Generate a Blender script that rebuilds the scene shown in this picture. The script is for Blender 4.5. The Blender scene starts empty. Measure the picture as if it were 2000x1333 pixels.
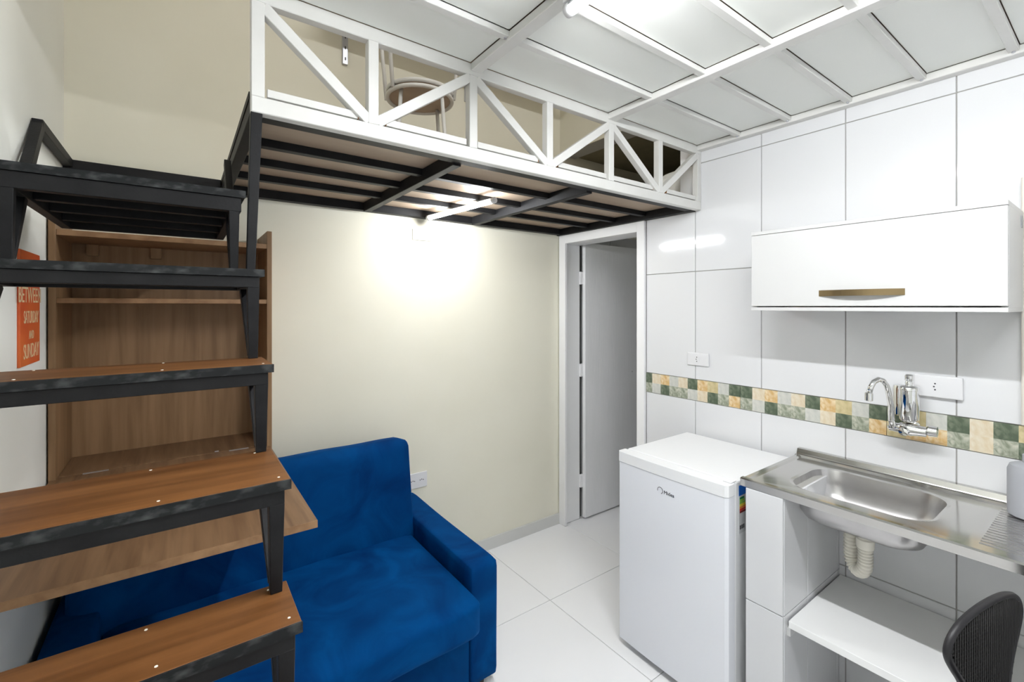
import bpy, bmesh, math, random
from mathutils import Vector, Matrix
R = math.radians
random.seed(7)
sc = bpy.context.scene
C = sc.collection
# ------------------------------------------------------------------ camera, world, exposure
cam_d = bpy.data.cameras.new('camera'); cam = bpy.data.objects.new('camera', cam_d); C.objects.link(cam)
cam_d.lens = 16.0; cam_d.sensor_width = 36.0; cam_d.shift_y = -0.03375; cam_d.clip_start = 0.02
cam.location = (0, 0, 1.5); cam.rotation_euler = (R(90), 0, R(-36)); sc.camera = cam
wd = bpy.data.worlds.new('world'); sc.world = wd; wd.use_nodes = True
wd.node_tree.nodes['Background'].inputs[0].default_value = (0.93, 0.96, 1, 1)
wd.node_tree.nodes['Background'].inputs[1].default_value = 0.9
sc.view_settings.view_transform = 'Standard'; sc.view_settings.look = 'None'
sc.view_settings.gamma = 1; sc.view_settings.use_curve_mapping = False
sc.view_settings.exposure = 0.33
CEIL_TUBE = 195.0      # emission of the lamp under the platform
LOFT_TUBE = 125.0      # emission of the lamp under the loft
UPPER_LAMP = 150.0  # emission of the added roof lamp, out of view

# ------------------------------------------------------------------ materials
def mat(name, col, rough=0.5, metal=0.0, spec=0.5, col2=None, nscale=6.0, mapscale=(1, 1, 1), bump=0.0, bscale=60.0,
        emit=None, estr=0.0, sheen=0.0, coat=0.0, ramp=(0.35, 0.65), detail=4.0, distort=0.0, aniso=0.0):
    m = bpy.data.materials.new(name); m.use_nodes = True
    nt = m.node_tree; b = nt.nodes['Principled BSDF']
    b.inputs['Base Color'].default_value = (*col, 1)
    b.inputs['Roughness'].default_value = rough; b.inputs['Metallic'].default_value = metal
    b.inputs['Specular IOR Level'].default_value = spec
    if sheen: b.inputs['Sheen Weight'].default_value = sheen; b.inputs['Sheen Roughness'].default_value = 0.35
    if coat: b.inputs['Coat Weight'].default_value = coat; b.inputs['Coat Roughness'].default_value = 0.1
    if aniso: b.inputs['Anisotropic'].default_value = aniso
    if emit: b.inputs['Emission Color'].default_value = (*emit, 1); b.inputs['Emission Strength'].default_value = estr
    if col2 or bump:
        tc = nt.nodes.new('ShaderNodeTexCoord'); mp = nt.nodes.new('ShaderNodeMapping')
        mp.inputs['Scale'].default_value = mapscale
        nt.links.new(tc.outputs['Object'], mp.inputs[0])
    if col2:
        n = nt.nodes.new('ShaderNodeTexNoise'); n.inputs['Scale'].default_value = nscale
        n.inputs['Detail'].default_value = detail; n.inputs['Distortion'].default_value = distort
        cr = nt.nodes.new('ShaderNodeValToRGB')
        cr.color_ramp.elements[0].position = ramp[0]; cr.color_ramp.elements[1].position = ramp[1]
        cr.color_ramp.elements[0].color = (*col, 1); cr.color_ramp.elements[1].color = (*col2, 1)
        nt.links.new(mp.outputs[0], n.inputs['Vector']); nt.links.new(n.outputs['Fac'], cr.inputs[0])
        nt.links.new(cr.outputs[0], b.inputs['Base Color'])
    if bump:
        n2 = nt.nodes.new('ShaderNodeTexNoise'); n2.inputs['Scale'].default_value = bscale; n2.inputs['Detail'].default_value = 3
        bp = nt.nodes.new('ShaderNodeBump'); bp.inputs['Strength'].default_value = bump; bp.inputs['Distance'].default_value = 0.01
        nt.links.new(mp.outputs[0], n2.inputs['Vector']); nt.links.new(n2.outputs['Fac'], bp.inputs['Height'])
        nt.links.new(bp.outputs[0], b.inputs['Normal'])
    return m
M = {}
M['beige'] = mat('beige_wall_paint', (0.765, 0.74, 0.62), 0.75, spec=0.25, col2=(0.785, 0.76, 0.645), nscale=3, bump=0.03, bscale=40)
M['offwhite'] = mat('pale_wall_paint', (0.87, 0.875, 0.82), 0.6, spec=0.3, col2=(0.89, 0.895, 0.84), nscale=3, bump=0.03, bscale=40)
M['tile'] = mat('white_glazed_tile', (0.72, 0.725, 0.74), 0.09, spec=0.5)
M['grout'] = mat('grey_grout', (0.42, 0.41, 0.39), 0.9, spec=0.1)
M['floor_tile'] = mat('white_floor_tile', (0.86, 0.86, 0.87), 0.18, spec=0.45, col2=(0.88, 0.88, 0.89), nscale=2)
M['floor_grout'] = mat('floor_grout', (0.50, 0.50, 0.49), 0.9)
M['baseboard'] = mat('baseboard_tile', (0.62, 0.62, 0.60), 0.35)
M['white_steel'] = mat('white_painted_steel', (0.67, 0.665, 0.64), 0.42, spec=0.4, col2=(0.71, 0.705, 0.685), nscale=9)
M['panel'] = mat('white_laminate_panel', (0.80, 0.815, 0.78), 0.32, spec=0.4, col2=(0.82, 0.83, 0.80), nscale=2)
M['black_steel'] = mat('black_painted_steel', (0.006, 0.006, 0.007), 0.5, spec=0.22, col2=(0.011, 0.011, 0.012), nscale=14, bump=0.05, bscale=120)
M['black_scuff'] = mat('scuffed_black_edge', (0.010, 0.011, 0.012), 0.6, spec=0.2, col2=(0.06, 0.064, 0.064), nscale=40, mapscale=(1, 2, 2), ramp=(0.48, 0.78), detail=8)
M['wood_x'] = mat('tread_wood_veneer', (0.082, 0.030, 0.008), 0.45, spec=0.25, col2=(0.175, 0.072, 0.022), nscale=3.2, mapscale=(0.9, 13, 13), ramp=(0.32, 0.72), detail=7, distort=0.4)
M['wood_y'] = mat('desk_wood_veneer', (0.135, 0.070, 0.034), 0.45, spec=0.25, col2=(0.25, 0.148, 0.078), nscale=3.0, mapscale=(13, 0.9, 13), ramp=(0.3, 0.72), detail=7, distort=0.4)
M['wood_z'] = mat('cabinet_wood_veneer', (0.205, 0.118, 0.056), 0.45, spec=0.3, col2=(0.325, 0.195, 0.10), nscale=3.0, mapscale=(13, 13, 0.9), ramp=(0.3, 0.72), detail=7, distort=0.3)
M['wood_edge'] = mat('cabinet_wood_edge', (0.22, 0.12, 0.058), 0.45, spec=0.3, col2=(0.31, 0.18, 0.09), nscale=3.0, mapscale=(9, 9, 9), detail=5)
M['plywood'] = mat('brown_plywood', (0.36, 0.27, 0.195), 0.48, spec=0.35, col2=(0.47, 0.37, 0.28), nscale=2.2, mapscale=(1, 6, 6), detail=6, ramp=(0.25, 0.8))
M['ply_end'] = mat('raw_plywood_end', (0.35, 0.16, 0.06), 0.8)
M['velvet'] = mat('blue_velvet', (0.0, 0.022, 0.105), 0.8, spec=0.05, col2=(0.0, 0.062, 0.22), nscale=4.5, ramp=(0.3, 0.75), detail=6, distort=1.2, sheen=0.22, bump=0.04, bscale=14)
def tint_sheen(m, c): m.node_tree.nodes['Principled BSDF'].inputs['Sheen Tint'].default_value = (*c, 1)
tint_sheen(M['velvet'], (0.0, 0.25, 0.75))
M['fridge'] = mat('white_enamel', (0.84, 0.845, 0.855), 0.28, spec=0.5)
M['fridge_door'] = mat('pearl_door_skin', (0.80, 0.815, 0.86), 0.30, spec=0.5)
M['dark_rubber'] = mat('dark_rubber', (0.03, 0.03, 0.028), 0.7)
M['white_lam'] = mat('white_laminate', (0.60, 0.60, 0.597), 0.33, spec=0.45)
M['white_shelf'] = mat('white_melamine', (0.90, 0.90, 0.895), 0.35, spec=0.45)
M['brass'] = mat('antique_brass', (0.21, 0.155, 0.08), 0.38, metal=0.85)
M['steel'] = mat('polished_stainless', (0.58, 0.57, 0.55), 0.13, metal=1.0, bump=0.02, bscale=8)
M['steel_b'] = mat('brushed_stainless', (0.50, 0.49, 0.49), 0.30, metal=1.0, col2=(0.56, 0.55, 0.55), nscale=8, mapscale=(10, 1, 1))
M['chrome'] = mat('chrome', (0.80, 0.80, 0.80), 0.05, metal=1.0)
M['zinc'] = mat('zinc_rail', (0.55, 0.56, 0.60), 0.35, metal=0.8)
M['plastic'] = mat('white_plastic', (0.72, 0.72, 0.735), 0.35, spec=0.5)
M['pvc'] = mat('cream_pvc', (0.80, 0.77, 0.68), 0.45)
M['grey_plastic'] = mat('grey_plastic', (0.36, 0.37, 0.40), 0.45)
M['black_plastic'] = mat('black_plastic', (0.013, 0.012, 0.014), 0.45, spec=0.4)
M['strand'] = mat('black_mesh_strand', (0.028, 0.027, 0.027), 0.6, spec=0.3)
M['black_mesh'] = mat('black_mesh_fabric', (0.004, 0.004, 0.004), 0.85, spec=0.2)
M['door_white'] = mat('white_door_paint', (0.86, 0.865, 0.87), 0.42, spec=0.4, col2=(0.88, 0.88, 0.89), nscale=3, mapscale=(8, 8, 1), bump=0.12, bscale=10)
M['frame_white'] = mat('white_frame_paint', (0.86, 0.86, 0.865), 0.40, spec=0.4)
M['sheet'] = mat('white_fabric', (0.75, 0.74, 0.71), 0.9)
M['poster_red'] = mat('orange_red_print', (0.62, 0.085, 0.018), 0.5, col2=(0.72, 0.16, 0.03), nscale=6)
M['poster_cream'] = mat('cream_print', (0.78, 0.62, 0.36), 0.55)
M['ink'] = mat('dark_ink', (0.03, 0.03, 0.035), 0.5)
M['st_blue'] = mat('sticker_blue', (0.0, 0.12, 0.55), 0.4)
M['st_white'] = mat('sticker_white', (0.62, 0.63, 0.64), 0.45)
for n, c in (('g1', (0.0, 0.22, 0.06)), ('g2', (0.22, 0.48, 0.05)), ('yl', (0.85, 0.65, 0.02)), ('orr', (0.80, 0.25, 0.02)), ('rd', (0.6, 0.02, 0.01)), ('dr', (0.2, 0.01, 0.01))):
    M['st_' + n] = mat('sticker_' + n, c, 0.4)
M['tube_c'] = mat('ceiling_tube_glow', (1, 1, 1), 0.4, emit=(0.96, 0.98, 1.0), estr=CEIL_TUBE)
M['tube_l'] = mat('loft_tube_glow', (1, 1, 1), 0.4, emit=(0.95, 0.975, 1.0), estr=LOFT_TUBE)
M['bulb'] = mat('upper_lamp_glow', (1, 1, 1), 0.4, emit=(0.97, 0.98, 1.0), estr=UPPER_LAMP)
gm = bpy.data.materials.new('fill_window_glass'); gm.use_nodes = True; M['glass'] = gm
_nt = gm.node_tree; _nt.nodes.clear(); _o = _nt.nodes.new('ShaderNodeOutputMaterial'); _t = _nt.nodes.new('ShaderNodeBsdfTransparent'); _g = _nt.nodes.new('ShaderNodeBsdfGlossy'); _x = _nt.nodes.new('ShaderNodeMixShader'); _x.inputs[0].default_value = 0.06; _g.inputs['Roughness'].default_value = 0.02
_nt.links.new(_t.outputs[0], _x.inputs[1]); _nt.links.new(_g.outputs[0], _x.inputs[2]); _nt.links.new(_x.outputs[0], _o.inputs[0])
M['stone_dg'] = mat('dark_green_stone', (0.085, 0.115, 0.075), 0.3, col2=(0.27, 0.30, 0.22), nscale=28, distort=1.5, ramp=(0.4, 0.8))
M['stone_gg'] = mat('grey_green_stone', (0.22, 0.25, 0.18), 0.3, col2=(0.56, 0.56, 0.47), nscale=34, distort=1.5)
M['stone_or'] = mat('orange_stone', (0.60, 0.38, 0.15), 0.3, col2=(0.78, 0.66, 0.45), nscale=30, distort=1.5)
M['stone_cr'] = mat('cream_stone', (0.66, 0.55, 0.38), 0.3, col2=(0.76, 0.71, 0.60), nscale=24, distort=1.2)
M['stone_gr'] = mat('pale_grey_stone', (0.52, 0.53, 0.49), 0.3, col2=(0.66, 0.65, 0.60), nscale=24, distort=1.2)
M['stone_yl'] = mat('yellow_stone', (0.50, 0.42, 0.22), 0.3, col2=(0.68, 0.58, 0.36), nscale=24, distort=1.4)

# ------------------------------------------------------------------ mesh helpers
WORG = {}
def link(name, me, material, parent=None, origin=None):
    """mesh given in world coordinates; origin moved to its own base centre"""
    vs = [v.co.copy() for v in me.vertices]
    lo = Vector((min(v.x for v in vs), min(v.y for v in vs), min(v.z for v in vs)))
    hi = Vector((max(v.x for v in vs), max(v.y for v in vs), max(v.z for v in vs)))
    o0 = Vector(origin) if origin else Vector(((lo.x + hi.x) / 2, (lo.y + hi.y) / 2, lo.z))
    me.transform(Matrix.Translation(-o0))
    ob = bpy.data.objects.new(name, me); C.objects.link(ob)
    if material: me.materials.append(M[material] if isinstance(material, str) else material)
    pw = Vector((0, 0, 0))
    if parent is not None:
        ob.parent = parent; pw = WORG[parent.name]
    ob.location = o0 - pw
    WORG[ob.name] = o0
    return ob
def empty(name, loc, label=None, cat=None, group=None, kind=None):
    o = bpy.data.objects.new(name, None); C.objects.link(o); o.location = loc; o.empty_display_size = 0.05
    WORG[o.name] = Vector(loc); tag(o, label, cat, group, kind); return o
def tag(o, label=None, cat=None, group=None, kind=None):
    if label: o['label'] = label
    if cat: o['category'] = cat
    if group: o['group'] = group
    if kind: o['kind'] = kind
    return o
def frombm(bm, name, smooth=False):
    me = bpy.data.meshes.new(name)
    bmesh.ops.recalc_face_normals(bm, faces=bm.faces)
    bm.to_mesh(me); bm.free()
    if smooth:
        for p in me.polygons: p.use_smooth = True
    return me
def bm_box(bm, a, b):
    vs = [bm.verts.new((x, y, z)) for x in (a[0], b[0]) for y in (a[1], b[1]) for z in (a[2], b[2])]
    for f in ((0, 1, 3, 2), (4, 6, 7, 5), (0, 4, 5, 1), (2, 3, 7, 6), (0, 2, 6, 4), (1, 5, 7, 3)):
        bm.faces.new([vs[i] for i in f])
    return vs
def bevel(bm, w, seg=2):
    bmesh.ops.bevel(bm, geom=list(bm.edges), offset=w, segments=seg, profile=0.5, affect='EDGES', clamp_overlap=True)
def box(name, x, y, z, material, parent=None, bev=0.0, seg=2, smooth=False):
    bm = bmesh.new(); bm_box(bm, (min(x), min(y), min(z)), (max(x), max(y), max(z)))
    if bev: bevel(bm, bev, seg)
    return link(name, frombm(bm, name, smooth), material, parent)
def boxes(name, lst, material, parent=None, bev=0.0):
    bm = bmesh.new()
    for x, y, z in lst:
        b2 = bmesh.new(); bm_box(b2, (min(x), min(y), min(z)), (max(x), max(y), max(z)))
        if bev: bevel(b2, bev, 1)
        t = bpy.data.meshes.new('t'); b2.to_mesh(t); b2.free(); bm.from_mesh(t); bpy.data.meshes.remove(t)
    return link(name, frombm(bm, name), material, parent)
def bar_bm(bm, p0, p1, w, h, side=None, w1=None, h1=None):
    p0 = Vector(p0); p1 = Vector(p1); d = (p1 - p0).normalized()
    s = Vector(side) if side else (Vector((0, 0, 1)) if abs(d.z) < 0.9 else Vector((1, 0, 0)))
    a = d.cross(s).normalized(); b = a.cross(d).normalized()
    w1 = w if w1 is None else w1; h1 = h if h1 is None else h1
    vs = []
    for p, ww, hh in ((p0, w, h), (p1, w1, h1)):
        for i, j in ((-1, -1), (1, -1), (1, 1), (-1, 1)):
            vs.append(bm.verts.new(p + a * (i * ww / 2) + b * (j * hh / 2)))
    for f in ((3, 2, 1, 0), (4, 5, 6, 7), (0, 1, 5, 4), (1, 2, 6, 5), (2, 3, 7, 6), (3, 0, 4, 7)):
        bm.faces.new([vs[i] for i in f])
def bar(name, p0, p1, w, h, material, parent=None, side=None, w1=None, h1=None, bev=0.0015):
    """w measured along d x side, h measured along side"""
    bm = bmesh.new(); bar_bm(bm, p0, p1, w, h, side, w1, h1)
    if bev: bevel(bm, bev, 1)
    return link(name, frombm(bm, name), material, parent)
def tube_bm(bm, pts, r, n=12, closed=False, caps=True):
    pts = [Vector(p) for p in pts]; rings = []
    N = len(pts); prev = None
    for i, p in enumerate(pts):
        if closed: d = (pts[(i + 1) % N] - pts[i - 1]).normalized()
        else: d = (pts[min(i + 1, N - 1)] - pts[max(i - 1, 0)]).normalized()
        if prev is None:
            s = Vector((0, 0, 1)) if abs(d.z) < 0.9 else Vector((1, 0, 0)); a = d.cross(s).normalized()
        else:
            a = (prev - d * prev.dot(d)).normalized()
        prev = a; b = d.cross(a)
        rr = r[i] if isinstance(r, (list, tuple)) else r
        rings.append([bm.verts.new(p + (a * math.cos(2 * math.pi * k / n) + b * math.sin(2 * math.pi * k / n)) * rr) for k in range(n)])
    for i in range(N if closed else N - 1):
        A = rings[i]; B = rings[(i + 1) % N]
        for k in range(n): bm.faces.new((A[k], A[(k + 1) % n], B[(k + 1) % n], B[k]))
    if caps and not closed:
        bm.faces.new(list(reversed(rings[0]))); bm.faces.new(rings[-1])
def tube(name, pts, r, material, parent=None, n=12, closed=False):
    bm = bmesh.new(); tube_bm(bm, pts, r, n, closed); ob = link(name, frombm(bm, name, True), material, parent)
    return ob
def lathe(name, prof, c, material, parent=None, n=24, axis='z', caps=True):
    """prof: list of (radius, height) ; c: centre of height 0"""
    bm = bmesh.new(); rings = []
    for r, h in prof:
        ring = []
        for k in range(n):
            a = 2 * math.pi * k / n; u, v = r * math.cos(a), r * math.sin(a)
            q = {'z': (u, v, h), 'x': (h, u, v), 'y': (u, h, v)}[axis]
            ring.append(bm.verts.new((c[0] + q[0], c[1] + q[1], c[2] + q[2])))
        rings.append(ring)
    for A, B in zip(rings, rings[1:]):
        for k in range(n): bm.faces.new((A[k], A[(k + 1) % n], B[(k + 1) % n], B[k]))
    if caps: bm.faces.new(rings[0]); bm.faces.new(rings[-1])
    me = frombm(bm, name, True)
    ob = link(name, me, material, parent)
    md = ob.modifiers.new('edge', 'EDGE_SPLIT'); md.split_angle = R(40)
    return ob
def prism(name, poly, axis, a, b, material, parent=None, bev=0.0):
    """poly: 2-D outline; axis 'x' -> poly is (y,z), 'y' -> (x,z), 'z' -> (x,y)"""
    bm = bmesh.new()
    def P(q, t): return {'x': (t, q[0], q[1]), 'y': (q[0], t, q[1]), 'z': (q[0], q[1], t)}[axis]
    A = [bm.verts.new(P(q, a)) for q in poly]; B = [bm.verts.new(P(q, b)) for q in poly]
    bm.faces.new(A); bm.faces.new(list(reversed(B)))
    n = len(poly)
    for k in range(n): bm.faces.new((A[k], A[(k + 1) % n], B[(k + 1) % n], B[k]))
    if bev: bevel(bm, bev, 1)
    return link(name, frombm(bm, name), material, parent)
def cushion(name, x, y, z, r, material, parent=None, n=14, puff=(0, 0, 0), rot=None, wob=0.0, warp=None):
    """soft box: rounded edges (radius r), faces bulged by puff, optional rotation (angle about x, pivot)"""
    bm = bmesh.new(); bmesh.ops.create_cube(bm, size=2.0)
    bmesh.ops.subdivide_edges(bm, edges=bm.edges, cuts=n, use_grid_fill=True)
    c = Vector(((x[0] + x[1]) / 2, (y[0] + y[1]) / 2, (z[0] + z[1]) / 2))
    h = Vector((abs(x[1] - x[0]) / 2, abs(y[1] - y[0]) / 2, abs(z[1] - z[0]) / 2))
    rnd = random.Random(len(name) * 13 + int(x[0] * 100)); ph = [rnd.random() * 6 for _ in range(6)]
    for v in bm.verts:
        q = Vector(v.co); s = Vector([math.copysign(abs(t) ** 0.8, t) for t in q])
        p = Vector((s.x * h.x, s.y * h.y, s.z * h.z))
        inn = Vector([max(-(h[i] - r), min(h[i] - r, p[i])) for i in range(3)])
        d = p - inn
        if d.length > 1e-9: p = inn + d.normalized() * r
        p.x += puff[0] * q.x * (1 - q.y ** 2) * (1 - q.z ** 2)
        p.y += puff[1] * q.y * (1 - q.x ** 2) * (1 - q.z ** 2)
        p.z += puff[2] * q.z * (1 - q.x ** 2) * (1 - q.y ** 2)
        if wob:
            p.z += wob * math.sin(p.x * 9 + ph[0]) * math.sin(p.y * 8 + ph[1]) + wob * .5 * math.sin(p.x * 21 + ph[2] + p.y * 5)
            p.y += wob * .6 * math.sin(p.x * 13 + ph[3]) * math.sin(p.z * 11 + ph[4])
        if warp: p = warp(p, q)
        v.co = c + p
    if rot:
        ang, piv = rot; piv = Vector(piv); m3 = Matrix.Rotation(ang, 3, 'X')
        for v in bm.verts: v.co = piv + m3 @ (v.co - piv)
    return link(name, frombm(bm, name, True), material, parent)
def text_mesh(name, s, size, loc, facing, material, parent, depth=0.0004, align='CENTER', sx=1.0):
    cu = bpy.data.curves.new(name, 'FONT'); cu.body = s; cu.size = size; cu.extrude = depth; cu.align_x = align; cu.align_y = 'CENTER'
    to = bpy.data.objects.new(name + '_tmp', cu); C.objects.link(to)
    dg = bpy.context.evaluated_depsgraph_get(); dg.update()
    me = bpy.data.meshes.new_from_object(to.evaluated_get(dg))
    bpy.data.objects.remove(to); bpy.data.curves.remove(cu)
    if facing == '+x': m = Matrix(((0, 0, 1, 0), (1, 0, 0, 0), (0, 1, 0, 0), (0, 0, 0, 1)))
    else: m = Matrix(((0, 0, -1, 0), (-1, 0, 0, 0), (0, 1, 0, 0), (0, 0, 0, 1)))
    me.transform(Matrix.Translation(Vector(loc)) @ m @ Matrix.Diagonal((sx, 1, 1, 1)))
    me.materials.clear()
    return link(name, me, material, parent)

# ------------------------------------------------------------------ room constants (metres)
XL, XR, YB, YF = -0.355, 2.128, 2.36, -1.35
ZP = 2.308          # underside of the ceiling panels
ZTOP = 3.7
TY = 1.30           # front face of the loft truss
# ------------------------------------------------------------------ setting
fl = box('floor', (XL - .1, 3.4), (YF - .1, YB + .1), (-0.1, -0.004), 'floor_grout'); tag(fl, 'white tiled floor of the studio', 'floor', kind='structure')
xs = [-.957, -.337, .283, .903, 1.523, 2.143, 2.763, 3.4]; ys = [-1.45, -.714, -.094, .526, 1.146, 1.766, 2.386]
for i in range(len(xs) - 1):
    for j in range(len(ys) - 1):
        x0, x1 = max(xs[i], XL) + .0012, min(xs[i + 1], 3.3) - .0012; y0, y1 = max(ys[j], YF) + .0012, min(ys[j + 1], YB) - .0012
        if x1 - x0 > .03 and y1 - y0 > .03: box('floor_tile', (x0, x1), (y0, y1), (-.004, 0.0), 'floor_tile', fl, bev=.0012, seg=1)
wb = box('wall_back', (XL - .1, 3.4), (YB, YB + .1), (0, ZTOP), 'beige'); tag(wb, 'beige painted back wall behind sofa and loft', 'wall', kind='structure')
wl = box('wall_left', (XL - .1, XL), (YF, YB), (0, ZTOP), 'offwhite'); tag(wl, 'pale painted left wall beside the stairs', 'wall', kind='structure')
wf = boxes('wall_front', [((XL - .1, .25), (YF - .1, YF), (0, ZTOP)), ((1.75, 3.4), (YF - .1, YF), (0, ZTOP)), ((.25, 1.75), (YF - .1, YF), (0, .12)), ((.25, 1.75), (YF - .1, YF), (2.15, ZTOP))], 'offwhite'); tag(wf, 'pale painted wall behind the viewer', 'wall', kind='structure')
rc = box('ceiling_roof', (XL - .1, 3.4), (YF - .1, YB + .1), (ZTOP, ZTOP + .1), 'offwhite'); tag(rc, 'upper roof slab above the loft', 'ceiling', kind='structure')
wn = empty('fill_window_1', (1.0, YF - .05, .12), 'unseen tall white framed window added for fill light behind the viewer', 'window', kind='structure')  # unseen window, added to brighten the room from behind the camera
for a, b, c, d in ((.25, .30, .12, 2.15), (1.70, 1.75, .12, 2.15), (.975, 1.025, .17, 2.10), (.30, 1.70, .12, .17), (.30, 1.70, 2.10, 2.15)):
    box('fill_window_frame', (a, b), (YF - .075, YF - .025), (c, d), 'frame_white', wn, bev=.002, seg=1)
for a, b in ((.30, .975), (1.025, 1.70)): box('pane', (a, b), (YF - .053, YF - .047), (.17, 2.10), 'glass', wn)
pl = bpy.data.lights.new('fill_window_portal', 'AREA'); pl.shape = 'RECTANGLE'; pl.size = 1.5; pl.size_y = 2.03; pl.cycles.is_portal = True  # portal guiding world light through the added window
plo = bpy.data.objects.new('fill_window_portal', pl); C.objects.link(plo); plo.location = (1.0, YF - .09, 1.135); plo.rotation_euler = (R(90), 0, 0)
# right wall: body with a doorway below and an opening above the bathroom
wr = boxes('wall_right', [((2.133, 2.268), (YF, 1.69), (0, 2.03)), ((2.133, 2.268), (2.33, YB), (0, 2.03)), ((2.133, 2.268), (1.69, 2.33), (1.942, 2.03)),
                          ((2.133, 2.268), (YF, 1.42), (2.03, ZTOP)), ((2.133, 2.268), (1.42, YB), (2.55, ZTOP))], 'grout')
tag(wr, 'white tiled kitchen wall with patterned stone band', 'wall', kind='structure')
ty = [-1.35, -1.246, -.924, -.602, -.28, .042, .363, .682, 1.005, 1.333, 1.637]
tz = [0.0, .47, 1.018, 1.1265, 1.679, 2.226, 2.308]
g = .0018
for i in range(len(ty) - 1):
    for j in range(len(tz) - 1):
        if j == 2 or (i == len(ty) - 2 and j == 5): continue
        z1 = tz[j + 1] - g if not (i == len(ty) - 2 and j == 4) else 1.985
        box('tile', (2.128, 2.134), (ty[i] + g, ty[i + 1] - g), (tz[j] + g, z1), 'tile', wr, bev=.0012, seg=1)
# narrow tile returns next to the loft opening
box('tile', (2.128, 2.134), (1.337, 1.42), (2.04, 2.226 - g), 'tile', wr, bev=.0012, seg=1)
box('tile', (2.128, 2.134), (1.337, 1.42), (2.226 + g, 2.6), 'tile', wr, bev=.0012, seg=1)
boxes('plaster', [((2.126, 2.133), (1.42, YB - .001), (2.55, ZTOP)), ((2.126, 2.133), (YF, 1.42), (2.6, ZTOP))], 'beige', wr)
# stone band, two rows of squares
topA = ['dg', 'cr', 'or', 'gr', 'cr', 'dg', 'or', 'yl', 'gr', 'dg']; botA = ['gg', 'gr', 'dg', 'gg', 'gg', 'gr', 'cr', 'dg', 'gg', 'or']
topB = ['dg', 'yl', 'gr', 'dg', 'cr', 'dg', 'yl', 'gg', 'cr', 'dg']; botB = ['yl', 'or', 'or', 'gg', 'cr', 'gg', 'dg', 'gr', 'or', 'gg']
for s, (y1, tp, bt) in enumerate(((1.651, topA, botA), (1.1005, topA, botA), (.551, topB, botB), (.0, topB, botB), (-.55, topA, botA))):
    for k in range(10):
        ya, yb = y1 - .055 * (k + 1), y1 - .055 * k
        yb = min(yb, 1.637); ga = .0022 if k == 9 else .0
        for row, seq in ((1.0725, tp), (1.0195, bt)):
            if yb - ya > .005:
                box('mosaic_square', (2.1275, 2.134), (ya + ga, yb), (row, row + .0529), 'stone_' + seq[k], wr, bev=.0003, seg=1)
# bathroom shell and the void over it
bs = boxes('wall_bathroom', [((3.3, 3.4), (1.25, YB), (0, 2.6)), ((2.268, 3.3), (1.25, 1.30), (0, 2.6))], 'tile'); tag(bs, 'tiled bathroom walls behind the door', 'wall', kind='structure')
bc = boxes('ceiling_bathroom', [((2.133, 3.3), (1.30, YB), (2.03, 2.045)), ((2.268, 3.3), (1.30, YB), (2.58, 2.6))], 'beige'); tag(bc, 'bathroom ceiling and the low void over it', 'ceiling', kind='structure')
vo = boxes('wall_void', [((3.285, 3.3), (1.302, 2.358), (2.047, 2.578)), ((2.27, 3.284), (1.302, 1.312), (2.047, 2.578)), ((2.27, 3.284), (1.313, 2.358), (2.565, 2.578))], mat('void_shade_brown', (0.16, 0.14, 0.085), .9, col2=(0.22, 0.195, 0.125), nscale=5))  # darkness of the recess is put into the colour of these lining walls
tag(vo, 'void walls past the loft with shade painted in as dark brown', 'wall', kind='structure')
wt = empty('wall_bathroom_tiles', (2.268, 2.352, 0), 'dim tiled wall inside the bathroom', 'wall', kind='structure')
for i in range(3):
    for j in range(4):
        box('tile', (2.30 + .33 * i + .002, 2.63 + .33 * i - .002), (2.352, 2.36), (.0 + .55 * j + .002, min(.55 * j + .548, 2.03)), 'tile', wt, bev=.001, seg=1)
# baseboard
bb = box('baseboard_back', (1.02, 2.118), (YB - .012, YB), (0, .072), 'baseboard'); tag(bb, 'grey tile baseboard under the beige wall', 'baseboard', kind='structure')
tag(box('trim_1', (2.098, 2.128), (.145, .213), (1.132, 1.90), mat('beige_trim', (0.62, 0.58, 0.52), .5), bev=.003), 'beige vertical trim beside the wall cabinet', 'trim', kind='structure')

# ceiling: white steel grid with laminate panels
ce = empty('ceiling', (.9, 0, ZP), 'white steel grid ceiling with pale panels', 'ceiling', kind='structure')
beams = [(XL, XL + .04), (.141, .181), (.776, .816), (1.44, 1.485), (2.09, 2.128)]
for a, b in beams: box('beam', (a, b), (YF, TY), (ZP - .026, ZP), 'white_steel', ce, bev=.002, seg=1)
py = [1.0815 - .2165 * k for k in range(12)]
for k, y in enumerate(py):
    for (a, b), (c2, d2) in zip(beams, beams[1:]):
        box('purlin', (b - .002, c2 + .002), (y, y + .024), (ZP - .018, ZP), 'white_steel', ce, bev=.0015, seg=1)
ye = [TY + .001] + py + [YF]
for i in range(4):
    for j in range(len(ye) - 1):
        ylo = ye[j + 1] + .020 if j < len(py) else YF
        box('panel', (beams[i][1] - .004, beams[i + 1][0] - .0022), (ylo, ye[j] - .0022), (ZP + .0005, ZP + .016), 'panel', ce)
box('platform_top', (XL, XR), (YF, TY + .03), (ZP + .017, ZP + .03), 'plywood', ce)
for y in py[:6]:
    for x in (.770, 2.084):
        lathe('bolt', [(.0045, 0), (.0045, -.004)], (x, y + .012, ZP - .018), 'zinc', ce, n=8)

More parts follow.
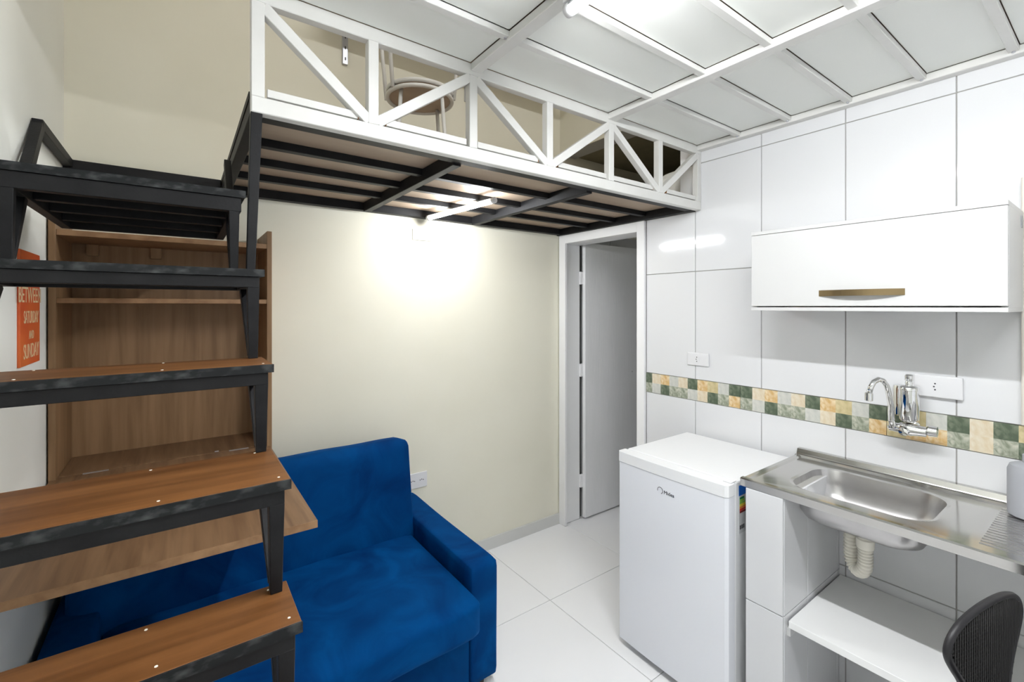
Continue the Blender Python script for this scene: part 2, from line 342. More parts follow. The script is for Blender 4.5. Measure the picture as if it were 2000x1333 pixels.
# door: frame, leaf, hinges
dr = empty('door_1', (2.12, 1.99, 0), 'white bathroom door standing open behind the fridge', 'door', kind='structure')
df = boxes('door_frame', [((2.110, 2.128), (2.29, 2.352), (0.003, 1.985)), ((2.110, 2.128), (1.637, 1.69), (0.003, 1.985)), ((2.110, 2.128), (1.69, 2.29), (1.928, 1.985)),
                          ((2.128, 2.275), (2.318, 2.33), (0.003, 1.94)), ((2.128, 2.275), (1.688, 1.70), (0.003, 1.94)), ((2.128, 2.275), (1.70, 2.318), (1.928, 1.942))], 'frame_white', dr, bev=.0015)
lf = box('door_leaf', (2.295, 2.875), (2.284, 2.314), (.012, 1.948), 'door_white', dr, bev=.002, seg=1)
for z in (.27, 1.05, 1.70):
    box('hinge', (2.270, 2.298), (2.304, 2.319), (z - .045, z + .045), 'frame_white', lf, bev=.002)
boxes('door_gap_shade', [((2.276, 2.296), (2.328, 2.336), (.012, 1.94))], 'dark_rubber', lf)  # dark strip stands in for the shade in the hinge-side gap
lathe('door_handle', [(.004, 0), (.012, .0), (.012, .03), (.026, .032), (.024, .055), (.004, .058)], (2.80, 2.284, 1.0), 'chrome', lf, axis='y', n=16).scale = (1, -1, 1)

# ------------------------------------------------------------------ loft (steel truss, joists, deck)
lo = empty('mezzanine_loft', (1.13, 1.83, 1.985), 'steel loft with white truss front and black underframe', 'loft')
TX = [.156, .450, .787, 1.122, 1.462, 1.797, 2.111]
box('bottom_chord', (.141, 2.126), (TY, TY + .03), (1.988, 2.029), 'white_steel', lo, bev=.002, seg=1)
box('top_chord', (.141, 2.126), (TY, TY + .03), (2.268, 2.308), 'white_steel', lo, bev=.002, seg=1)
for i, x in enumerate(TX):
    box('post', (x - .015, x + .015), (TY - .0006, TY + .0294), (2.0285, 2.2685), 'white_steel', lo, bev=.0015, seg=1)
zl, zh = 2.036, 2.262
for i in range(6):
    a, b = TX[i] + .016, TX[i + 1] - .016
    p, q = ((a - .005, zh), (b + .005, zl)) if i % 2 == 0 else ((a - .005, zl), (b + .005, zh))
    bar('diagonal', (p[0], TY + .0142, p[1]), (q[0], TY + .0142, q[1]), .030, .028, 'white_steel', lo, side=(0, 1, 0))
for a, b, brown in ((.178, .408, 'r'), (.492, .766, 'l'), (.809, 1.072, 'r'), (1.172, 1.442, 'l'), (1.482, 1.752, 'r'), (1.856, 2.095, 'l')):
    e = box('floor_edge_strip', (a, b), (TY + .010, TY + .022), (2.0365, 2.057), 'white_steel', lo, bev=.001, seg=1)
    xx = (b, b + .002) if brown == 'r' else (a - .002, a)
    box('raw_end', xx, (TY + .010, TY + .022), (2.0365, 2.056), 'ply_end', e)
box('side_beam', (.141, .172), (TY + .031, YB - .002), (1.990, 2.029), 'black_steel', lo, bev=.0015, seg=1)
box('side_beam', (2.092, 2.126), (TY + .031, YB - .002), (1.986, 2.029), 'black_steel', lo, bev=.0015, seg=1)
box('front_beam', (.172, 2.092), (TY + .031, TY + .072), (1.989, 2.029), 'black_steel', lo, bev=.0015, seg=1)
box('rear_beam', (.172, 2.092), (YB - .045, YB - .002), (1.990, 2.029), 'black_steel', lo, bev=.0015, seg=1)
for y in (1.615, 1.835, 2.06): box('joist', (.172, 2.092), (y, y + .030), (2.004, 2.0295), 'black_steel', lo, bev=.0015, seg=1)
for x in (.748, 1.388): box('cross_beam', (x, x + .032), (TY + .072, YB - .045), (1.982, 2.029), 'black_steel', lo, bev=.0015, seg=1)
dk = boxes('deck_board', [((.141, .795), (TY + .048, YB - .002), (2.030, 2.045)), ((.797, 1.455), (TY + .048, YB - .002), (2.030, 2.045)), ((1.457, 2.126), (TY + .048, YB - .002), (2.030, 2.045))], 'plywood', lo)
box('deck_edge', (.1385, .141), (TY + .031, YB - .002), (2.0295, 2.048), 'black_steel', lo)
bar('corner_post', (.1535, TY + .016, 1.989), (.140, TY + .010, 1.578), .026, .026, 'black_steel', lo, side=(0, 1, 0), w1=.019, h1=.02)

# ------------------------------------------------------------------ staircase
SX0, SX1 = -.298, .141
st = empty('staircase', (-.08, .6, 0), 'black steel open staircase with brown wooden treads along left wall', 'staircase')
steps = [(.145, .10, .235), (.325, .20, .335), (.505, .30, .435), (.685, .40, .535), (.865, .55, .735), (1.045, .709, .832), (1.225, .793, .986), (1.391, .962, 1.115), (1.578, 1.081, 1.335), (1.786, 1.298, 1.90)]
for i, (z, y0, y1) in enumerate(steps):
    last = i == len(steps) - 1
    bt = .018 if last else .0155
    xr = .128 if last else SX1
    tr = box('tread', (SX0, xr), (y0 + .003, y1), (z - bt, z), 'wood_x' if i < 8 else 'black_scuff', st, bev=.001, seg=1)
    box('edge_band', (SX0, xr + .001), (y0, y0 + .0032), (z - bt, z - .0004), 'black_scuff', tr)
    fz1, fz0 = z - bt - .0003, z - bt - (.034 if last else .023)
    xa, xb = SX0 + .008, xr - .008; ya, yb = y0 + .005, y1 - .006; w = .022
    lst = [((xa, xb), (ya, ya + w), (fz0, fz1)), ((xa, xb), (yb - w, yb), (fz0, fz1)), ((xa, xa + w), (ya + w, yb - w), (fz0, fz1)), ((xb - w, xb), (ya + w, yb - w), (fz0, fz1))]
    if last:
        for yy in (1.45, 1.60, 1.75): lst.append(((xa + w, xb - w), (yy, yy + .022), (fz0 + .006, fz1)))
    boxes('tread_frame', lst, 'black_steel', tr, bev=.001)
    if 4 <= i < 8:
        for sx in (-.21, -.035, .118):
            for sy in ((y0 + .02), (y1 - .012)):
                if i != 5 or sx != .118 or True:
                    lathe('screw_cap', [(.0021, 0), (.0019, .0006)], (sx + .01 * math.sin(i * 3 + sy * 50), sy, z), 'pvc', tr, n=8)
    zb = steps[i - 1][0] if i else 0.0
    for xc in (xa + w / 2, xb - w / 2):
        yl = ya + w / 2
        if last and xc > 0: xc -= .004
        bar('leg', (xc, yl, fz0 + .001), (xc, yl + .002, zb), w, .022, 'black_steel', st, side=(0, 1, 0), w1=.017, h1=.017, bev=.001)
        bar('brace', (xc - .001, min(yb - .016, yl + (.10 if last else .15)), fz0 + .002), (xc - .001, yl + .021, zb + .006), .019, .024, 'black_steel', st, side=(0, 1, 0), w1=.014, h1=.010, bev=.001)
# frame round the stair head, fixed to the wall
box('wall_rail', (XL + .002, .1385), (YB - .03, YB), (2.002, 2.047), 'black_steel', st, bev=.0015, seg=1)
box('side_rail', (XL + .003, XL + .028), (1.885, YB - .03), (2.018, 2.048), 'black_steel', st, bev=.0015, seg=1)
bar('rail_strut', (XL + .0155, 1.895, 2.030), (XL + .030, 1.64, 1.787), .024, .028, 'black_steel', st, side=(0, 1, 0))
bar('rail_strut', (.128, 1.845, 1.995), (.120, 1.60, 1.787), .020, .024, 'black_steel', st, side=(0, 1, 0))

# ------------------------------------------------------------------ fold-down desk cabinet
UX0, UX1, UY = -.350, .299, 2.078
dc = empty('wall_desk_cabinet', (-.025, 2.2, .905), 'brown wooden wall cabinet with desk flap folded down above sofa', 'cabinet')
box('side_panel', (UX0, UX0 + .018), (UY, YB - .002), (.905, 1.806), 'wood_z', dc, bev=.0008, seg=1)
box('side_panel', (UX1 - .018, UX1), (UY, YB - .002), (.905, 1.806), 'wood_z', dc, bev=.0008, seg=1)
box('back_panel', (UX0 + .018, UX1 - .018), (YB - .010, YB - .002), (.92, 1.76), 'wood_z', dc)
ix = (UX0 + .0185, UX1 - .0185)
box('top_shelf', ix, (UY + .004, YB - .010), (1.735, 1.754), 'wood_edge', dc, bev=.0008, seg=1)
box('shelf', ix, (UY + .004, YB - .03), (1.511, 1.528), 'wood_edge', dc, bev=.0008, seg=1)
box('bottom_shelf', ix, (UY + .028, YB - .010), (.916, .934), 'wood_y', dc, bev=.0008, seg=1)
for x in (-.29, -.10): box('corner_block', (x, x + .035), (YB - .03, YB - .010), (1.692, 1.735), 'wood_z', dc, bev=.001)
flp = box('desk_flap', (UX0 + .003, UX1 - .006), (1.283, UY + .026), (.913, .932), 'wood_y', dc, bev=.0008, seg=1)
box('edge_strip', (UX0 + .003, UX1 - .006), (1.2815, 1.283), (.913, .932), 'wood_edge', flp)
for x in (-.27, .152):
    box('hinge', (x, x + .066), (UY + .018, UY + .034), (.932, .9335), 'zinc', flp)
box('latch', (.105, .118), (UY + .03, UY + .036), (.934, .937), 'zinc', flp)
box('underside_catch', (.235, .25), (1.30, 1.315), (.905, .913), 'plastic', flp)

# ------------------------------------------------------------------ sofa
so = empty('sofa', (.34, 1.9, 0), 'blue velvet two-seat sofa under the stairs and wall cabinet', 'sofa')
SA, SB = -.340, 1.022
cushion('armrest', (SA, SA + .125), (1.505, 2.30), (.035, .492), .016, 'velvet', so, n=10, wob=.002)
cushion('armrest', (SB - .128, SB), (1.500, 2.32), (.035, .494), .016, 'velvet', so, n=12, wob=.002)
cushion('base', (SA + .127, SB - .130), (1.50, 2.25), (.035, .285), .012, 'velvet', so, n=8)
cushion('seat_cushion', (SA + .128, SB - .131), (1.402, 2.08), (.287, .428), .034, 'velvet', so, n=20, puff=(0, .012, .018), wob=.003)
cushion('backrest', (SA + .03, SB - .115), (2.005, 2.155), (.36, .858), .05, 'velvet', so, n=18, puff=(0, .016, 0), rot=(R(-9), (0, 2.08, .36)), wob=.003)
for x in (SA + .05, SB - .06):
    for y in (1.55, 2.25): lathe('foot', [(.02, 0), (.024, .036)], (x, y, 0), 'dark_rubber', so, n=12)

# ------------------------------------------------------------------ poster on the left wall
po = box('wall_sign', (XL, XL + .006), (1.758, 1.968), (1.335, 1.655), 'poster_red', None, bev=.001, seg=1)
tag(po, 'orange red tin sign with cream letters on left wall', 'sign')
box('print_band', (XL + .006, XL + .0064), (1.785, 1.945), (1.578, 1.62), 'poster_cream', po)
for s, z, h, sx_ in (('BETWEEN', 1.530, .062, .86), ('SATURDAY', 1.468, .050, .62), ('AND', 1.418, .034, .7), ('SUNDAY', 1.372, .058, .72)):
    text_mesh('lettering', s, h, (XL + .0062, 1.872 if s != 'BETWEEN' else 1.862, z), '+x', 'poster_cream', po, sx=sx_)

# ------------------------------------------------------------------ fridge
FX0, FX1, FY0, FY1, FZ = 1.637, 2.098, .866, 1.362, .857
fr = empty('mini_fridge', (1.85, 1.11, 0), 'small white fridge with pale grey door beside the sink', 'fridge')
box('body', (FX0, FX1), (FY0, FY1), (.03, FZ), 'fridge', fr, bev=.006, seg=2)
def door_shell(name, xb, y0, y1, z0, z1, sag, th, m, par, bv=.004):
    bm = bmesh.new(); rows = []; ts = [-1, -.985, -.96] + [-.9 + .15 * k for k in range(13)] + [.96, .985, 1]
    for t in ts:
        y = y0 + (y1 - y0) * (t + 1) / 2
        xf = xb - th + sag * (t * t) + .010 * max(0, abs(t) - .96) / .04
        rows.append([bm.verts.new((xf, y, z0)), bm.verts.new((xf, y, z1)), bm.verts.new((xb, y, z1)), bm.verts.new((xb, y, z0))])
    for A, B in zip(rows, rows[1:]):
        for i in range(4): bm.faces.new((A[i], A[(i + 1) % 4], B[(i + 1) % 4], B[i]))
    bm.faces.new(rows[0]); bm.faces.new(list(reversed(rows[-1])))
    ob = link(name, frombm(bm, name), m, par); return ob
fd = door_shell('door', 1.628, .863, 1.366, .032, .812, .008, .058, 'fridge_door', fr)
door_shell('door_top_trim', 1.628, .862, 1.367, .8135, .856, .008, .060, 'fridge', fd)
box('door_gasket', (1.6285, 1.637), (.875, 1.353), (.05, .84), 'dark_rubber', fr)
box('toe_kick', (1.66, 2.08), (.88, 1.35), (.0, .03), 'dark_rubber', fr)
box('hinge_cover', (1.612, 1.650), (.868, .90), (.8572, .8605), 'fridge', fr, bev=.001)
lx = 1.5695
text_mesh('brand_lettering', 'Midea', .020, (lx, 1.098, .752), '-x', 'ink', fd, align='CENTER', sx=1.0)
bm = bmesh.new()
tube_bm(bm, [(lx + .0003, 1.1395 + .0125 * math.cos(a), .7545 + .0125 * math.sin(a)) for a in [R(-20 + 14 * k) for k in range(20)]], .0011, 6)
link('brand_swoosh', frombm(bm, 's', True), 'ink', fd)
sk = box('energy_sticker', (1.662, 1.74), (FY0 - .0008, FY0), (.66, .80), 'st_white', fr)
box('sticker_header', (1.662, 1.74), (FY0 - .0012, FY0 - .0008), (.80, .838), 'st_blue', sk)
for k, c in enumerate(('g1', 'g2', 'g2', 'yl', 'orr', 'rd', 'dr')):
    box('sticker_bar', (1.668, 1.70 + .003 * k), (FY0 - .0012, FY0 - .0008), (.786 - .0085 * k, .7935 - .0085 * k), 'st_' + c, sk)
for k in range(3): box('sticker_print', (1.668 + .012 * k, 1.676 + .012 * k), (FY0 - .0012, FY0 - .0008), (.675, .69), 'ink', sk)

# ------------------------------------------------------------------ sink counter on tiled piers, shelf
for name, y0, y1, lab in (('sink_pier', .703, .829, 'white tiled pier holding up the sink beside the fridge'), ('sink_pier', -.36, -.235, 'white tiled pier at the far end of the sink')):
    pr = box(name, (1.645, 2.128), (y0 + .005, y1 - .005), (0, .850), 'grout'); tag(pr, lab, 'pier', 'sink piers')
    for z0, z1 in ((0.002, .451), (.454, .850)):
        box('tile', (1.638, 1.646), (y0 + .001, y1 - .001), (z0, z1), 'tile', pr, bev=.001, seg=1)
        for x0, x1 in ((1.647, 1.829), (1.832, 2.102), (2.105, 2.1275)):
            box('tile', (x0, x1), (y0 - .001, y0 + .006), (z0, z1), 'tile', pr, bev=.001, seg=1)
            box('tile', (x0, x1), (y1 - .006, y1), (z0, z1), 'tile', pr, bev=.001, seg=1)
sh = box('under_sink_shelf', (1.665, 2.120), (-.233, .697), (.410, .434), 'white_shelf', None, bev=.001, seg=1)
tag(sh, 'white shelf board between the tiled piers under sink', 'shelf')
box('shelf_cleat', (1.662, 2.10), (.690, .7015), (.384, .4098), 'white_lam', sh)
# sink
sk_ = empty('sink_counter', (1.88, .25, .85), 'stainless steel sink counter with basin and drainboard on tiled piers', 'sink')
ZS = .876
def rrect(cx_, cy_, hx, hy, r, n=12):
    pts = []
    for (sx, sy, a0) in ((1, 1, 0), (-1, 1, 90), (-1, -1, 180), (1, -1, 270)):
        for k in range(n):
            a = R(a0 + 90 * k / (n - 1)); pts.append((cx_ + sx * (hx - r) + r * math.cos(a), cy_ + sy * (hy - r) + r * math.sin(a)))
    return pts
bcx, bcy = 1.878, .545
def bm_loops(loops, close_end=False):
    bm = bmesh.new(); rings = [[bm.verts.new(p) for p in L] for L in loops]
    for A, B in zip(rings, rings[1:]):
        n = len(A)
        for k in range(n): bm.faces.new((A[k], A[(k + 1) % n], B[(k + 1) % n], B[k]))
    if close_end: bm.faces.new(rings[-1])
    return bm
def L3(pts, z): return [(p[0], p[1], z) for p in pts]
# flat sheet with the hole, a raised rim all round
bm = bm_loops([L3(rrect(1.868, bcy, .205, .275, .004), ZS), L3(rrect(bcx, bcy, .160, .200, .085), ZS - .0015), L3(rrect(bcx, bcy, .150, .190, .08), ZS - .004)])
tmp = bpy.data.meshes.new('t'); bmesh.ops.recalc_face_normals(bm, faces=bm.faces); bm.to_mesh(tmp); bm.free()
bm = bmesh.new(); bm.from_mesh(tmp)
b2 = bmesh.new(); bm_box(b2, (1.663, -.33, ZS - .002), (2.073, .2705, ZS)); t2 = bpy.data.meshes.new('t'); b2.to_mesh(t2); b2.free(); bm.from_mesh(t2)
link('counter_sheet', frombm(bm, 'counter_sheet'), 'steel', sk_)
bz = [(.150, .190, .080, ZS - .004), (.147, .187, .078, ZS - .016), (.142, .182, .076, ZS - .05), (.136, .176, .074, ZS - .085), (.122, .162, .07, ZS - .112), (.098, .138, .06, ZS - .126), (.06, .10, .045, ZS - .130), (.024, .024, .0239, ZS - .133)]
bm = bm_loops([L3(rrect(bcx, bcy, a, b, r), z) for a, b, r, z in bz], True)
link('basin', frombm(bm, 'basin', True), 'steel_b', sk_)
lathe('drain', [(.003, 0), (.026, 0), (.03, -.002), (.03, -.006)], (bcx, bcy, ZS - .128), 'chrome', sk_, n=20)
def rim_profile(name, prof, path_axis, a, b, flip=None):
    prism(name, prof, path_axis, a, b, 'steel', sk_, bev=0)
# front apron + raised front roll, back ledge, left edge roll
prism('front_apron', [(1.6395, .852), (1.6425, .852), (1.642, .874), (1.664, ZS - .0005), (1.664, ZS + .0005), (1.655, .882), (1.641, .882), (1.635, .878)], 'y', -.35, .847, 'steel', sk_)
prism('back_ledge', [(2.072, ZS - .002), (2.085, ZS + .006), (2.098, ZS + .007), (2.100, ZS + .010), (2.106, ZS + .026), (2.126, ZS + .027), (2.126, .852), (2.11, .852), (2.11, ZS - .004), (2.072, ZS - .006)], 'y', -.35, .847, 'steel', sk_)
prism('side_roll', [(.820, ZS), (.828, .881), (.840, .882), (.847, .878), (.847, .852), (.843, .852), (.843, ZS - .002), (.82, ZS - .002)], 'x', 1.64, 2.105, 'steel', sk_)
prism('side_roll', [(-.322, ZS), (-.330, .881), (-.342, .882), (-.35, .878), (-.35, .852), (-.345, .852), (-.345, ZS - .002), (-.322, ZS - .002)], 'x', 1.64, 2.105, 'steel', sk_)
for k in range(17):
    x = 1.705 + .021 * k
    prism('drain_ridge', [(x - .007, ZS - .0002), (x - .004, ZS + .0012), (x + .004, ZS + .0012), (x + .007, ZS - .0002)], 'y', -.30, .247, 'steel_b', sk_)
# drain hose
dh = empty('drain_hose', (1.9, .545, .58), 'cream corrugated drain hose hanging under the sink basin', 'pipe')
lathe('collar', [(.024, 0), (.026, .004), (.026, .03), (.022, .034), (.022, .06)], (bcx, bcy, .680), 'pvc', dh, n=20)
pts = [(bcx, bcy, .70 - .01 * k) for k in range(8)]
for k in range(1, 13):
    a = R(180 * k / 12); pts.append((bcx + .018 - .018 * math.cos(a), bcy + .026 - .026 * math.cos(a), .63 - .044 * math.sin(a)))
pts += [(bcx + .036, bcy + .052, .63 + .012 * k) for k in range(1, 7)]
pts += [(bcx + .044 + .024 * k, bcy + .054, .708 + .001 * k) for k in range(1, 9)]
dense = []
for a, b in zip(pts, pts[1:]):
    for k in range(4): dense.append(tuple(Vector(a).lerp(Vector(b), k / 4)))
tube('corrugated_hose', dense, [.0205 + .002 * (1 if (k // 2) % 2 else -1) for k in range(len(dense))], 'pvc', dh, n=16)

# ------------------------------------------------------------------ wall tap with filter
tp = empty('wall_faucet', (2.06, .48, 1.04), 'chrome wall faucet with curved spout and filter cylinder', 'faucet')
fx, fy = 2.052, .470
lathe('wall_flange', [(.024, 0), (.024, -.006), (.014, -.012), (.012, -.075)], (2.128, .478, 1.070), 'chrome', tp, axis='x', n=20)
lathe('valve_body', [(.006, -.058), (.017, -.055), (.019, -.03), (.022, -.015), (.022, .012), (.017, .02), (.015, .045), (.010, .05)], (fx, .478, 1.072), 'chrome', tp, axis='y', n=20)
lathe('handle', [(.006, -.030), (.0175, -.028), (.019, -.006), (.012, 0)], (fx, .424, 1.078), 'chrome', tp, axis='y', n=10)
lathe('front_knob', [(.004, -.036), (.013, -.034), (.015, -.024), (.009, -.015)], (fx, .478, 1.066), 'chrome', tp, axis='x', n=14)
lathe('filter_cylinder', [(.010, 0), (.022, .004), (.0275, .012), (.0275, .112), (.029, .113), (.029, .121), (.024, .127), (.012, .130)], (fx, fy, 1.096), 'chrome', tp, n=28)
lathe('filter_knob', [(.010, 0), (.012, .008), (.010, .014), (.0125, .018), (.0125, .034), (.009, .038)], (fx, fy, 1.225), 'chrome', tp, n=16)
lathe('rear_canister', [(.012, 0), (.024, .008), (.025, .10), (.022, .112), (.008, .115)], (2.095, .503, 1.105), 'chrome', tp, n=24)
sp = [(2.040, .512, 1.074), (2.034, .514, 1.10), (2.028, .513, 1.135), (2.018, .511, 1.155), (2.008, .515, 1.195), (1.998, .519, 1.225), (1.986, .526, 1.241), (1.970, .534, 1.245), (1.955, .543, 1.236), (1.946, .549, 1.218), (1.942, .552, 1.20)]
tube('spout', sp, [.010] * 3 + [.0085] * 7 + [.0085], 'chrome', tp, n=14)
lathe('aerator', [(.0095, .012), (.012, .010), (.012, -.016), (.008, -.018)], (1.941, .553, 1.188), 'chrome', tp, n=16)

# ------------------------------------------------------------------ wall cabinet
wc = empty('wall_cabinet', (1.98, .556, 1.483), 'white wall cabinet with lift-up door and brass handle', 'cabinet')
CY0, CY1 = .209, .904
box('top_panel', (1.83, 2.126), (CY0, CY1), (1.780, 1.793), 'white_lam', wc, bev=.0006, seg=1)
box('bottom_panel', (1.83, 2.126), (CY0, CY1), (1.484, 1.497), 'white_lam', wc, bev=.0006, seg=1)
box('side_panel', (1.848, 2.126), (CY0, CY0 + .015), (1.497, 1.780), 'white_lam', wc)
box('side_panel', (1.848, 2.126), (CY1 - .015, CY1), (1.497, 1.780), 'white_lam', wc)
box('back_panel', (2.118, 2.126), (CY0 + .015, CY1 - .015), (1.497, 1.780), 'white_lam', wc)
cd = box('door', (1.831, 1.847), (CY0 + .001, CY1 - .001), (1.5015, 1.7785), 'white_lam', wc, bev=.0008, seg=1)
bm = bmesh.new(); n = 16; rows = []
for k in range(n + 1):
    t = 2 * k / n - 1; y = .548 + .119 * t; xo = 1.8305 - .0225 * (1 - t * t)
    rows.append([bm.verts.new((xo, y, 1.536)), bm.verts.new((xo, y, 1.557)), bm.verts.new((xo + .004, y, 1.557)), bm.verts.new((xo + .004, y, 1.536))])
for A, B in zip(rows, rows[1:]):
    for i in range(4): bm.faces.new((A[i], A[(i + 1) % 4], B[(i + 1) % 4], B[i]))
bm.faces.new(rows[0]); bm.faces.new(list(reversed(rows[-1])))
link('handle', frombm(bm, 'handle'), 'brass', cd)
box('hanging_bracket', (2.05, 2.075), (CY0 - .002, CY0), (1.74, 1.775), 'grey_plastic', wc)

# ------------------------------------------------------------------ outlets and plates
def plate(name, label, c, w, h, wall, sockets, group=None, th=.009):
    if wall == 'x':
        e = box(name, (c[0] - th, c[0]), (c[1] - w / 2, c[1] + w / 2), (c[2] - h / 2, c[2] + h / 2), 'plastic', None, bev=.004, seg=3)
    else:
        e = box(name, (c[0] - w / 2, c[0] + w / 2), (c[1] - th, c[1]), (c[2] - h / 2, c[2] + h / 2), 'plastic', None, bev=.003, seg=2)
    tag(e, label, 'outlet' if sockets else 'cover plate', group)
    for s in sockets:
        if wall == 'x':
            so_ = prism('socket', [(c[1] + s + dx, c[2] + dz) for dx, dz in ((-.016, -.010), (0, -.019), (.016, -.010), (.016, .010), (0, .019), (-.016, .010))], 'x', c[0] - th - .0006, c[0] - th, 'plastic', e)
            for dz, dy in ((.0105, 0), (0, .003), (-.0105, 0)):
                lathe('socket_hole', [(.0026, 0), (.0026, -.0006)], (c[0] - th - .0006, c[1] + s + dy, c[2] + dz), 'ink', so_, axis='x', n=10)
        else:
            so_ = prism('socket', [(c[0] + s + dx, c[2] + dz) for dx, dz in ((-.010, -.016), (.010, -.016), (.019, 0), (.010, .016), (-.010, .016), (-.019, 0))], 'y', c[1] - th - .0006, c[1] - th, 'plastic', e)
            for dz, dx in ((0, -.0095), (.003, 0), (0, .0095)):
                lathe('socket_hole', [(.0028, 0), (.0028, -.0006)], (c[0] + s + dx, c[1] - th - .0006, c[2] + dz), 'ink', so_, axis='y', n=10)
    return e
plate('wall_outlet', 'small white wall outlet above the stone band near door', (2.128, 1.315, 1.2315), .119, .066, 'x', [.004])
plate('wall_outlet', 'large white wall outlet right of the chrome faucet', (2.128, .408, 1.222), .126, .076, 'x', [.006], th=.016)
plate('wall_outlet', 'white double outlet on beige wall beside sofa backrest', (1.055, YB, .533), .128, .085, 'y', [-.022, .030])
plate('blank_wall_plate', 'blank white cover plate on beige wall under the loft lamp', (1.09, YB, 1.90), .115, .062, 'y', [], th=.005).data.materials[0] = M['beige']

# ------------------------------------------------------------------ lamps
def tube_lamp(name, label, p0, p1, r, m, housing, spine=0.06):
    p0 = Vector(p0); p1 = Vector(p1); d = (p1 - p0).normalized()
    e = empty(name, tuple((p0 + p1) / 2), label, 'lamp')
    t = tube('tube', [p0, p1], r, m, e, n=24)
    if spine < 1:                    # LED tube: only its lower part glows, the back is an opaque spine
        t.data.materials.append(M['plastic'])
        zc_ = sum(v.co.z for v in t.data.vertices) / len(t.data.vertices)
        for p in t.data.polygons:
            if p.center.z > zc_ + r * spine: p.material_index = 1
    for p, s in ((p0, -1), (p1, 1)):
        tube('end_cap', [p, p + d * (s * .018)], r + .0012, 'plastic', e, n=16)
    if housing:
        bar('housing', p0 - d * .02 + Vector((0, 0, r + .0075)), p1 + d * .02 + Vector((0, 0, r + .0075)), .03, .013, 'plastic', e)
    return e
tube_lamp('tube_lamp', 'bright tube lamp fixed under the white ceiling beam', (.796, .838, 2.252), (.796, -.36, 2.252), .0155, 'tube_c', True)
tube_lamp('tube_lamp', 'bright tube lamp under the black loft joists', (1.150, 1.735, 1.984), (1.092, 2.262, 1.984), .013, 'tube_l', False, spine=.45)
tube_lamp('tube_lamp', 'unseen tube lamp added on the roof above the loft', (.4, .2, ZTOP - .05), (1.6, .2, ZTOP - .05), .0155, 'bulb', True)  # unseen lamp, added to light the loft wall and shade it below the shelf

# ------------------------------------------------------------------ things on the loft
def make_stool(name, c, z0, flip, label, rot):
    e = empty(name, (c[0], c[1], z0), label, 'stool', 'stacked round stools')
    H = .445; f = -1 if flip else 1; zb = z0 + (H if flip else 0)
    def Z(h): return zb + f * h
    seat = lathe('seat', [(.02, min(0, -f * .012)), (.146, min(0, -f * .012)), (.146, max(0, -f * .012)), (.02, max(0, -f * .012))], (c[0], c[1], Z(H)), 'plywood', e, n=32)
    ring = [(c[0] + .150 * math.cos(2 * math.pi * k / 36), c[1] + .150 * math.sin(2 * math.pi * k / 36), Z(H - .012)) for k in range(36)]
    tube('seat_ring', ring, .0095, 'white_steel', e, n=8, closed=True)
    for a in (rot if isinstance(rot, (list, tuple)) else [rot + 90 * k for k in range(4)]):
        a = R(a); r0, h0 = (.160, H + .012) if flip else (.128, H - .012)
        tube('leg', [(c[0] + r0 * math.cos(a), c[1] + r0 * math.sin(a), Z(h0)), (c[0] + (r0 + .04) * math.cos(a), c[1] + (r0 + .04) * math.sin(a), Z(0))], .0088, 'white_steel', e, n=10)
    return e
make_stool('round_stool', (.915, 2.0), 2.045, False, 'white framed round stool standing upright on the loft', 25)
make_stool('round_stool', (.915, 2.0), 2.491, True, 'upside-down round stool stacked on another loft stool', [-36, 144, 197])
ws = empty('wall_shelf', (1.3, 2.24, 2.72), 'wooden shelf on metal rails above the loft', 'shelf')
box('board', (.56, 2.0), (2.05, 2.345), (2.915, 2.933), 'white_lam', ws, bev=.001, seg=1)
for x in (.668, 1.375):
    rl = box('rail', (x - .0135, x + .0135), (YB - .014, YB), (2.72, 3.2), 'zinc', ws, bev=.002, seg=1)
    for k in range(8): box('slot', (x - .003, x + .003), (YB - .0146, YB - .014), (2.74 + .055 * k, 2.755 + .055 * k), 'ink', rl)
    prism('bracket', [(YB - .014, 2.915), (2.10, 2.915), (2.10, 2.905), (YB - .014, 2.86)], 'x', x - .004, x + .004, 'zinc', ws)
tag(cushion('bedding_bundle', (2.21, 2.52), (1.435, 1.665), (2.0465, 2.252), .07, 'sheet', None, n=12, puff=(.02, .02, .02), wob=.006), 'white bundled bedding in the opening at the loft end', 'bedding')
tag(tube('pipe', [(3.0, 1.31, 2.30), (3.0, 2.35, 2.30)], .012, 'pvc', None), 'pale pipe crossing the dark void past the loft', 'pipe')

# ------------------------------------------------------------------ canister on the drainboard
cn = empty('grey_canister', (2.025, .182, ZS), 'grey plastic canister standing on the sink drainboard', 'canister')
lathe('body', [(.044, 0), (.050, .004), (.051, .02), (.051, .135), (.046, .150), (.024, .160)], (2.020, .183, ZS + .0036), 'grey_plastic', cn, n=36)
lathe('cap', [(.020, 0), (.020, .022), (.016, .025)], (2.020, .183, ZS + .1638), 'grey_plastic', cn, n=20)

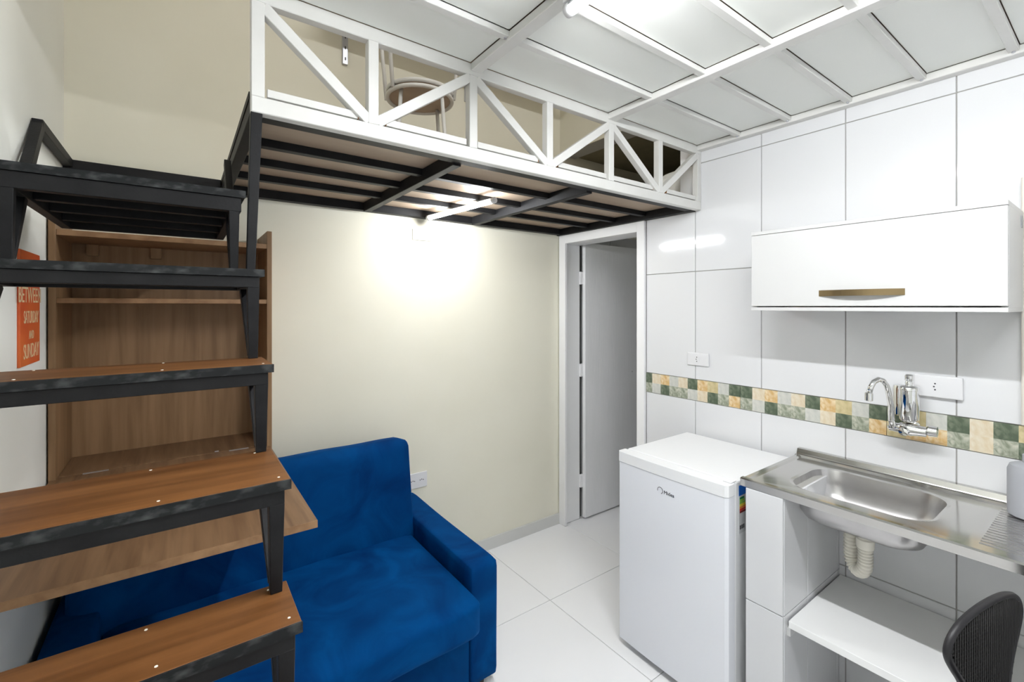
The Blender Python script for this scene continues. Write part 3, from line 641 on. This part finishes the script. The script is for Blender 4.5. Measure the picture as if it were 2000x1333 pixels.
# ------------------------------------------------------------------ office chair (only its backrest reaches into the picture)
ch = empty('office_chair', (1.36, -.02, 0), 'black mesh-back office chair in front of the sink', 'chair')
ca = R(-12.0); c0 = Vector((1.405, .190, 0)); cxv = Vector((math.cos(ca), math.sin(ca), 0)); cyv = Vector((-math.sin(ca), math.cos(ca), 0))
def CH(x, y, z): return c0 + cxv * x + cyv * y + Vector((0, 0, z))
HALF = [(0, .864), (.06, .860), (.11, .848), (.14, .832), (.158, .812), (.160, .790), (.137, .757), (.112, .728), (.092, .690), (.077, .640), (.066, .580), (.048, .556), (0, .550)]
OUT = [(x + .005, z) for x, z in HALF] + [(-x + .005, z) for x, z in reversed(HALF[1:-1])]
def smooth_loop(P, it=2):
    for _ in range(it):
        Q = []
        for i in range(len(P)):
            p, q = P[i], P[(i + 1) % len(P)]
            Q += [(.75 * p[0] + .25 * q[0], .75 * p[1] + .25 * q[1]), (.25 * p[0] + .75 * q[0], .25 * p[1] + .75 * q[1])]
        P = Q
    return P
OUT = smooth_loop(OUT)
def hw_at(z):
    return max((abs(x - .005) for x, zz in OUT if abs(zz - z) < .012), default=0)
def bend(x): return .25 * x * x
bm = bmesh.new(); tube_bm(bm, [CH(x, bend(x), z) for x, z in OUT], .0075, 8, closed=True)
fro = link('back_frame', frombm(bm, 'back_frame', True), 'black_plastic', ch)
bm = bmesh.new(); ctr = (.005, .70)
rings = [[CH(ctr[0] + (x - ctr[0]) * f, bend(x * f) + .003, ctr[1] + (z - ctr[1]) * f) for x, z in OUT] for f in (1.0, .75, .5, .25)]
vr = [[bm.verts.new(p) for p in L] for L in rings]
for A, B in zip(vr, vr[1:]):
    for k in range(len(A)): bm.faces.new((A[k], A[(k + 1) % len(A)], B[(k + 1) % len(A)], B[k]))
bm.faces.new(vr[-1])
link('back_liner', frombm(bm, 'back_liner', True), 'black_mesh', ch)
bm = bmesh.new(); z = .560
while z < .850:
    h = hw_at(z) - .006
    if h > .02: tube_bm(bm, [CH(.005 + (h - .006) * (q / 4 - 1), bend(h * (q / 4 - 1)) - .003, z) for q in range(9)], .0016, 4)
    z += .0085
x = -.15
while x < .16:
    zs = sorted(zz for xx, zz in OUT if abs(xx - .005 - x) < .012)
    if zs:
        z0 = zs[0] if abs(x) < .15 else .79
        tube_bm(bm, [CH(x + .005, bend(x) - .0045, z0 + .006 + (zs[-1] - z0 - .012) * q / 6) for q in range(7)], .0016, 4)
    x += .0085
wv = link('back_mesh', frombm(bm, 'back_mesh', True), 'strand', ch); tag(wv, 'fine black woven mesh', kind='stuff')
bm = bmesh.new()
bar_bm(bm, CH(0, -.012, .60), CH(0, -.012, .43), .05, .014, side=cyv); bar_bm(bm, CH(0, -.012, .43), CH(0, -.2, .41), .05, .016)
link('back_stem', frombm(bm, 'back_stem'), 'black_plastic', ch)
sc_ = CH(0, -.25, 0)
cushion('seat', (sc_.x - .22, sc_.x + .22), (sc_.y - .21, sc_.y + .21), (.425, .485), .03, 'black_mesh', ch, n=10)
lathe('gas_lift', [(.025, .08), (.025, .26), (.018, .26), (.018, .425)], (sc_.x, sc_.y, 0), 'black_plastic', ch, n=16)
for k in range(5):
    a = R(72 * k + 10); q = Vector((math.cos(a), math.sin(a), 0))
    p1 = sc_ + q * .26; p1.z = .065; p0 = sc_.copy(); p0.z = .095
    bar('base_arm', p0, p1, .035, .025, 'black_plastic', ch)
    lathe('caster', [(.006, -.02), (.025, -.018), (.025, .018), (.006, .02)], (p1.x, p1.y, .0255), 'black_plastic', ch, axis='y', n=14)
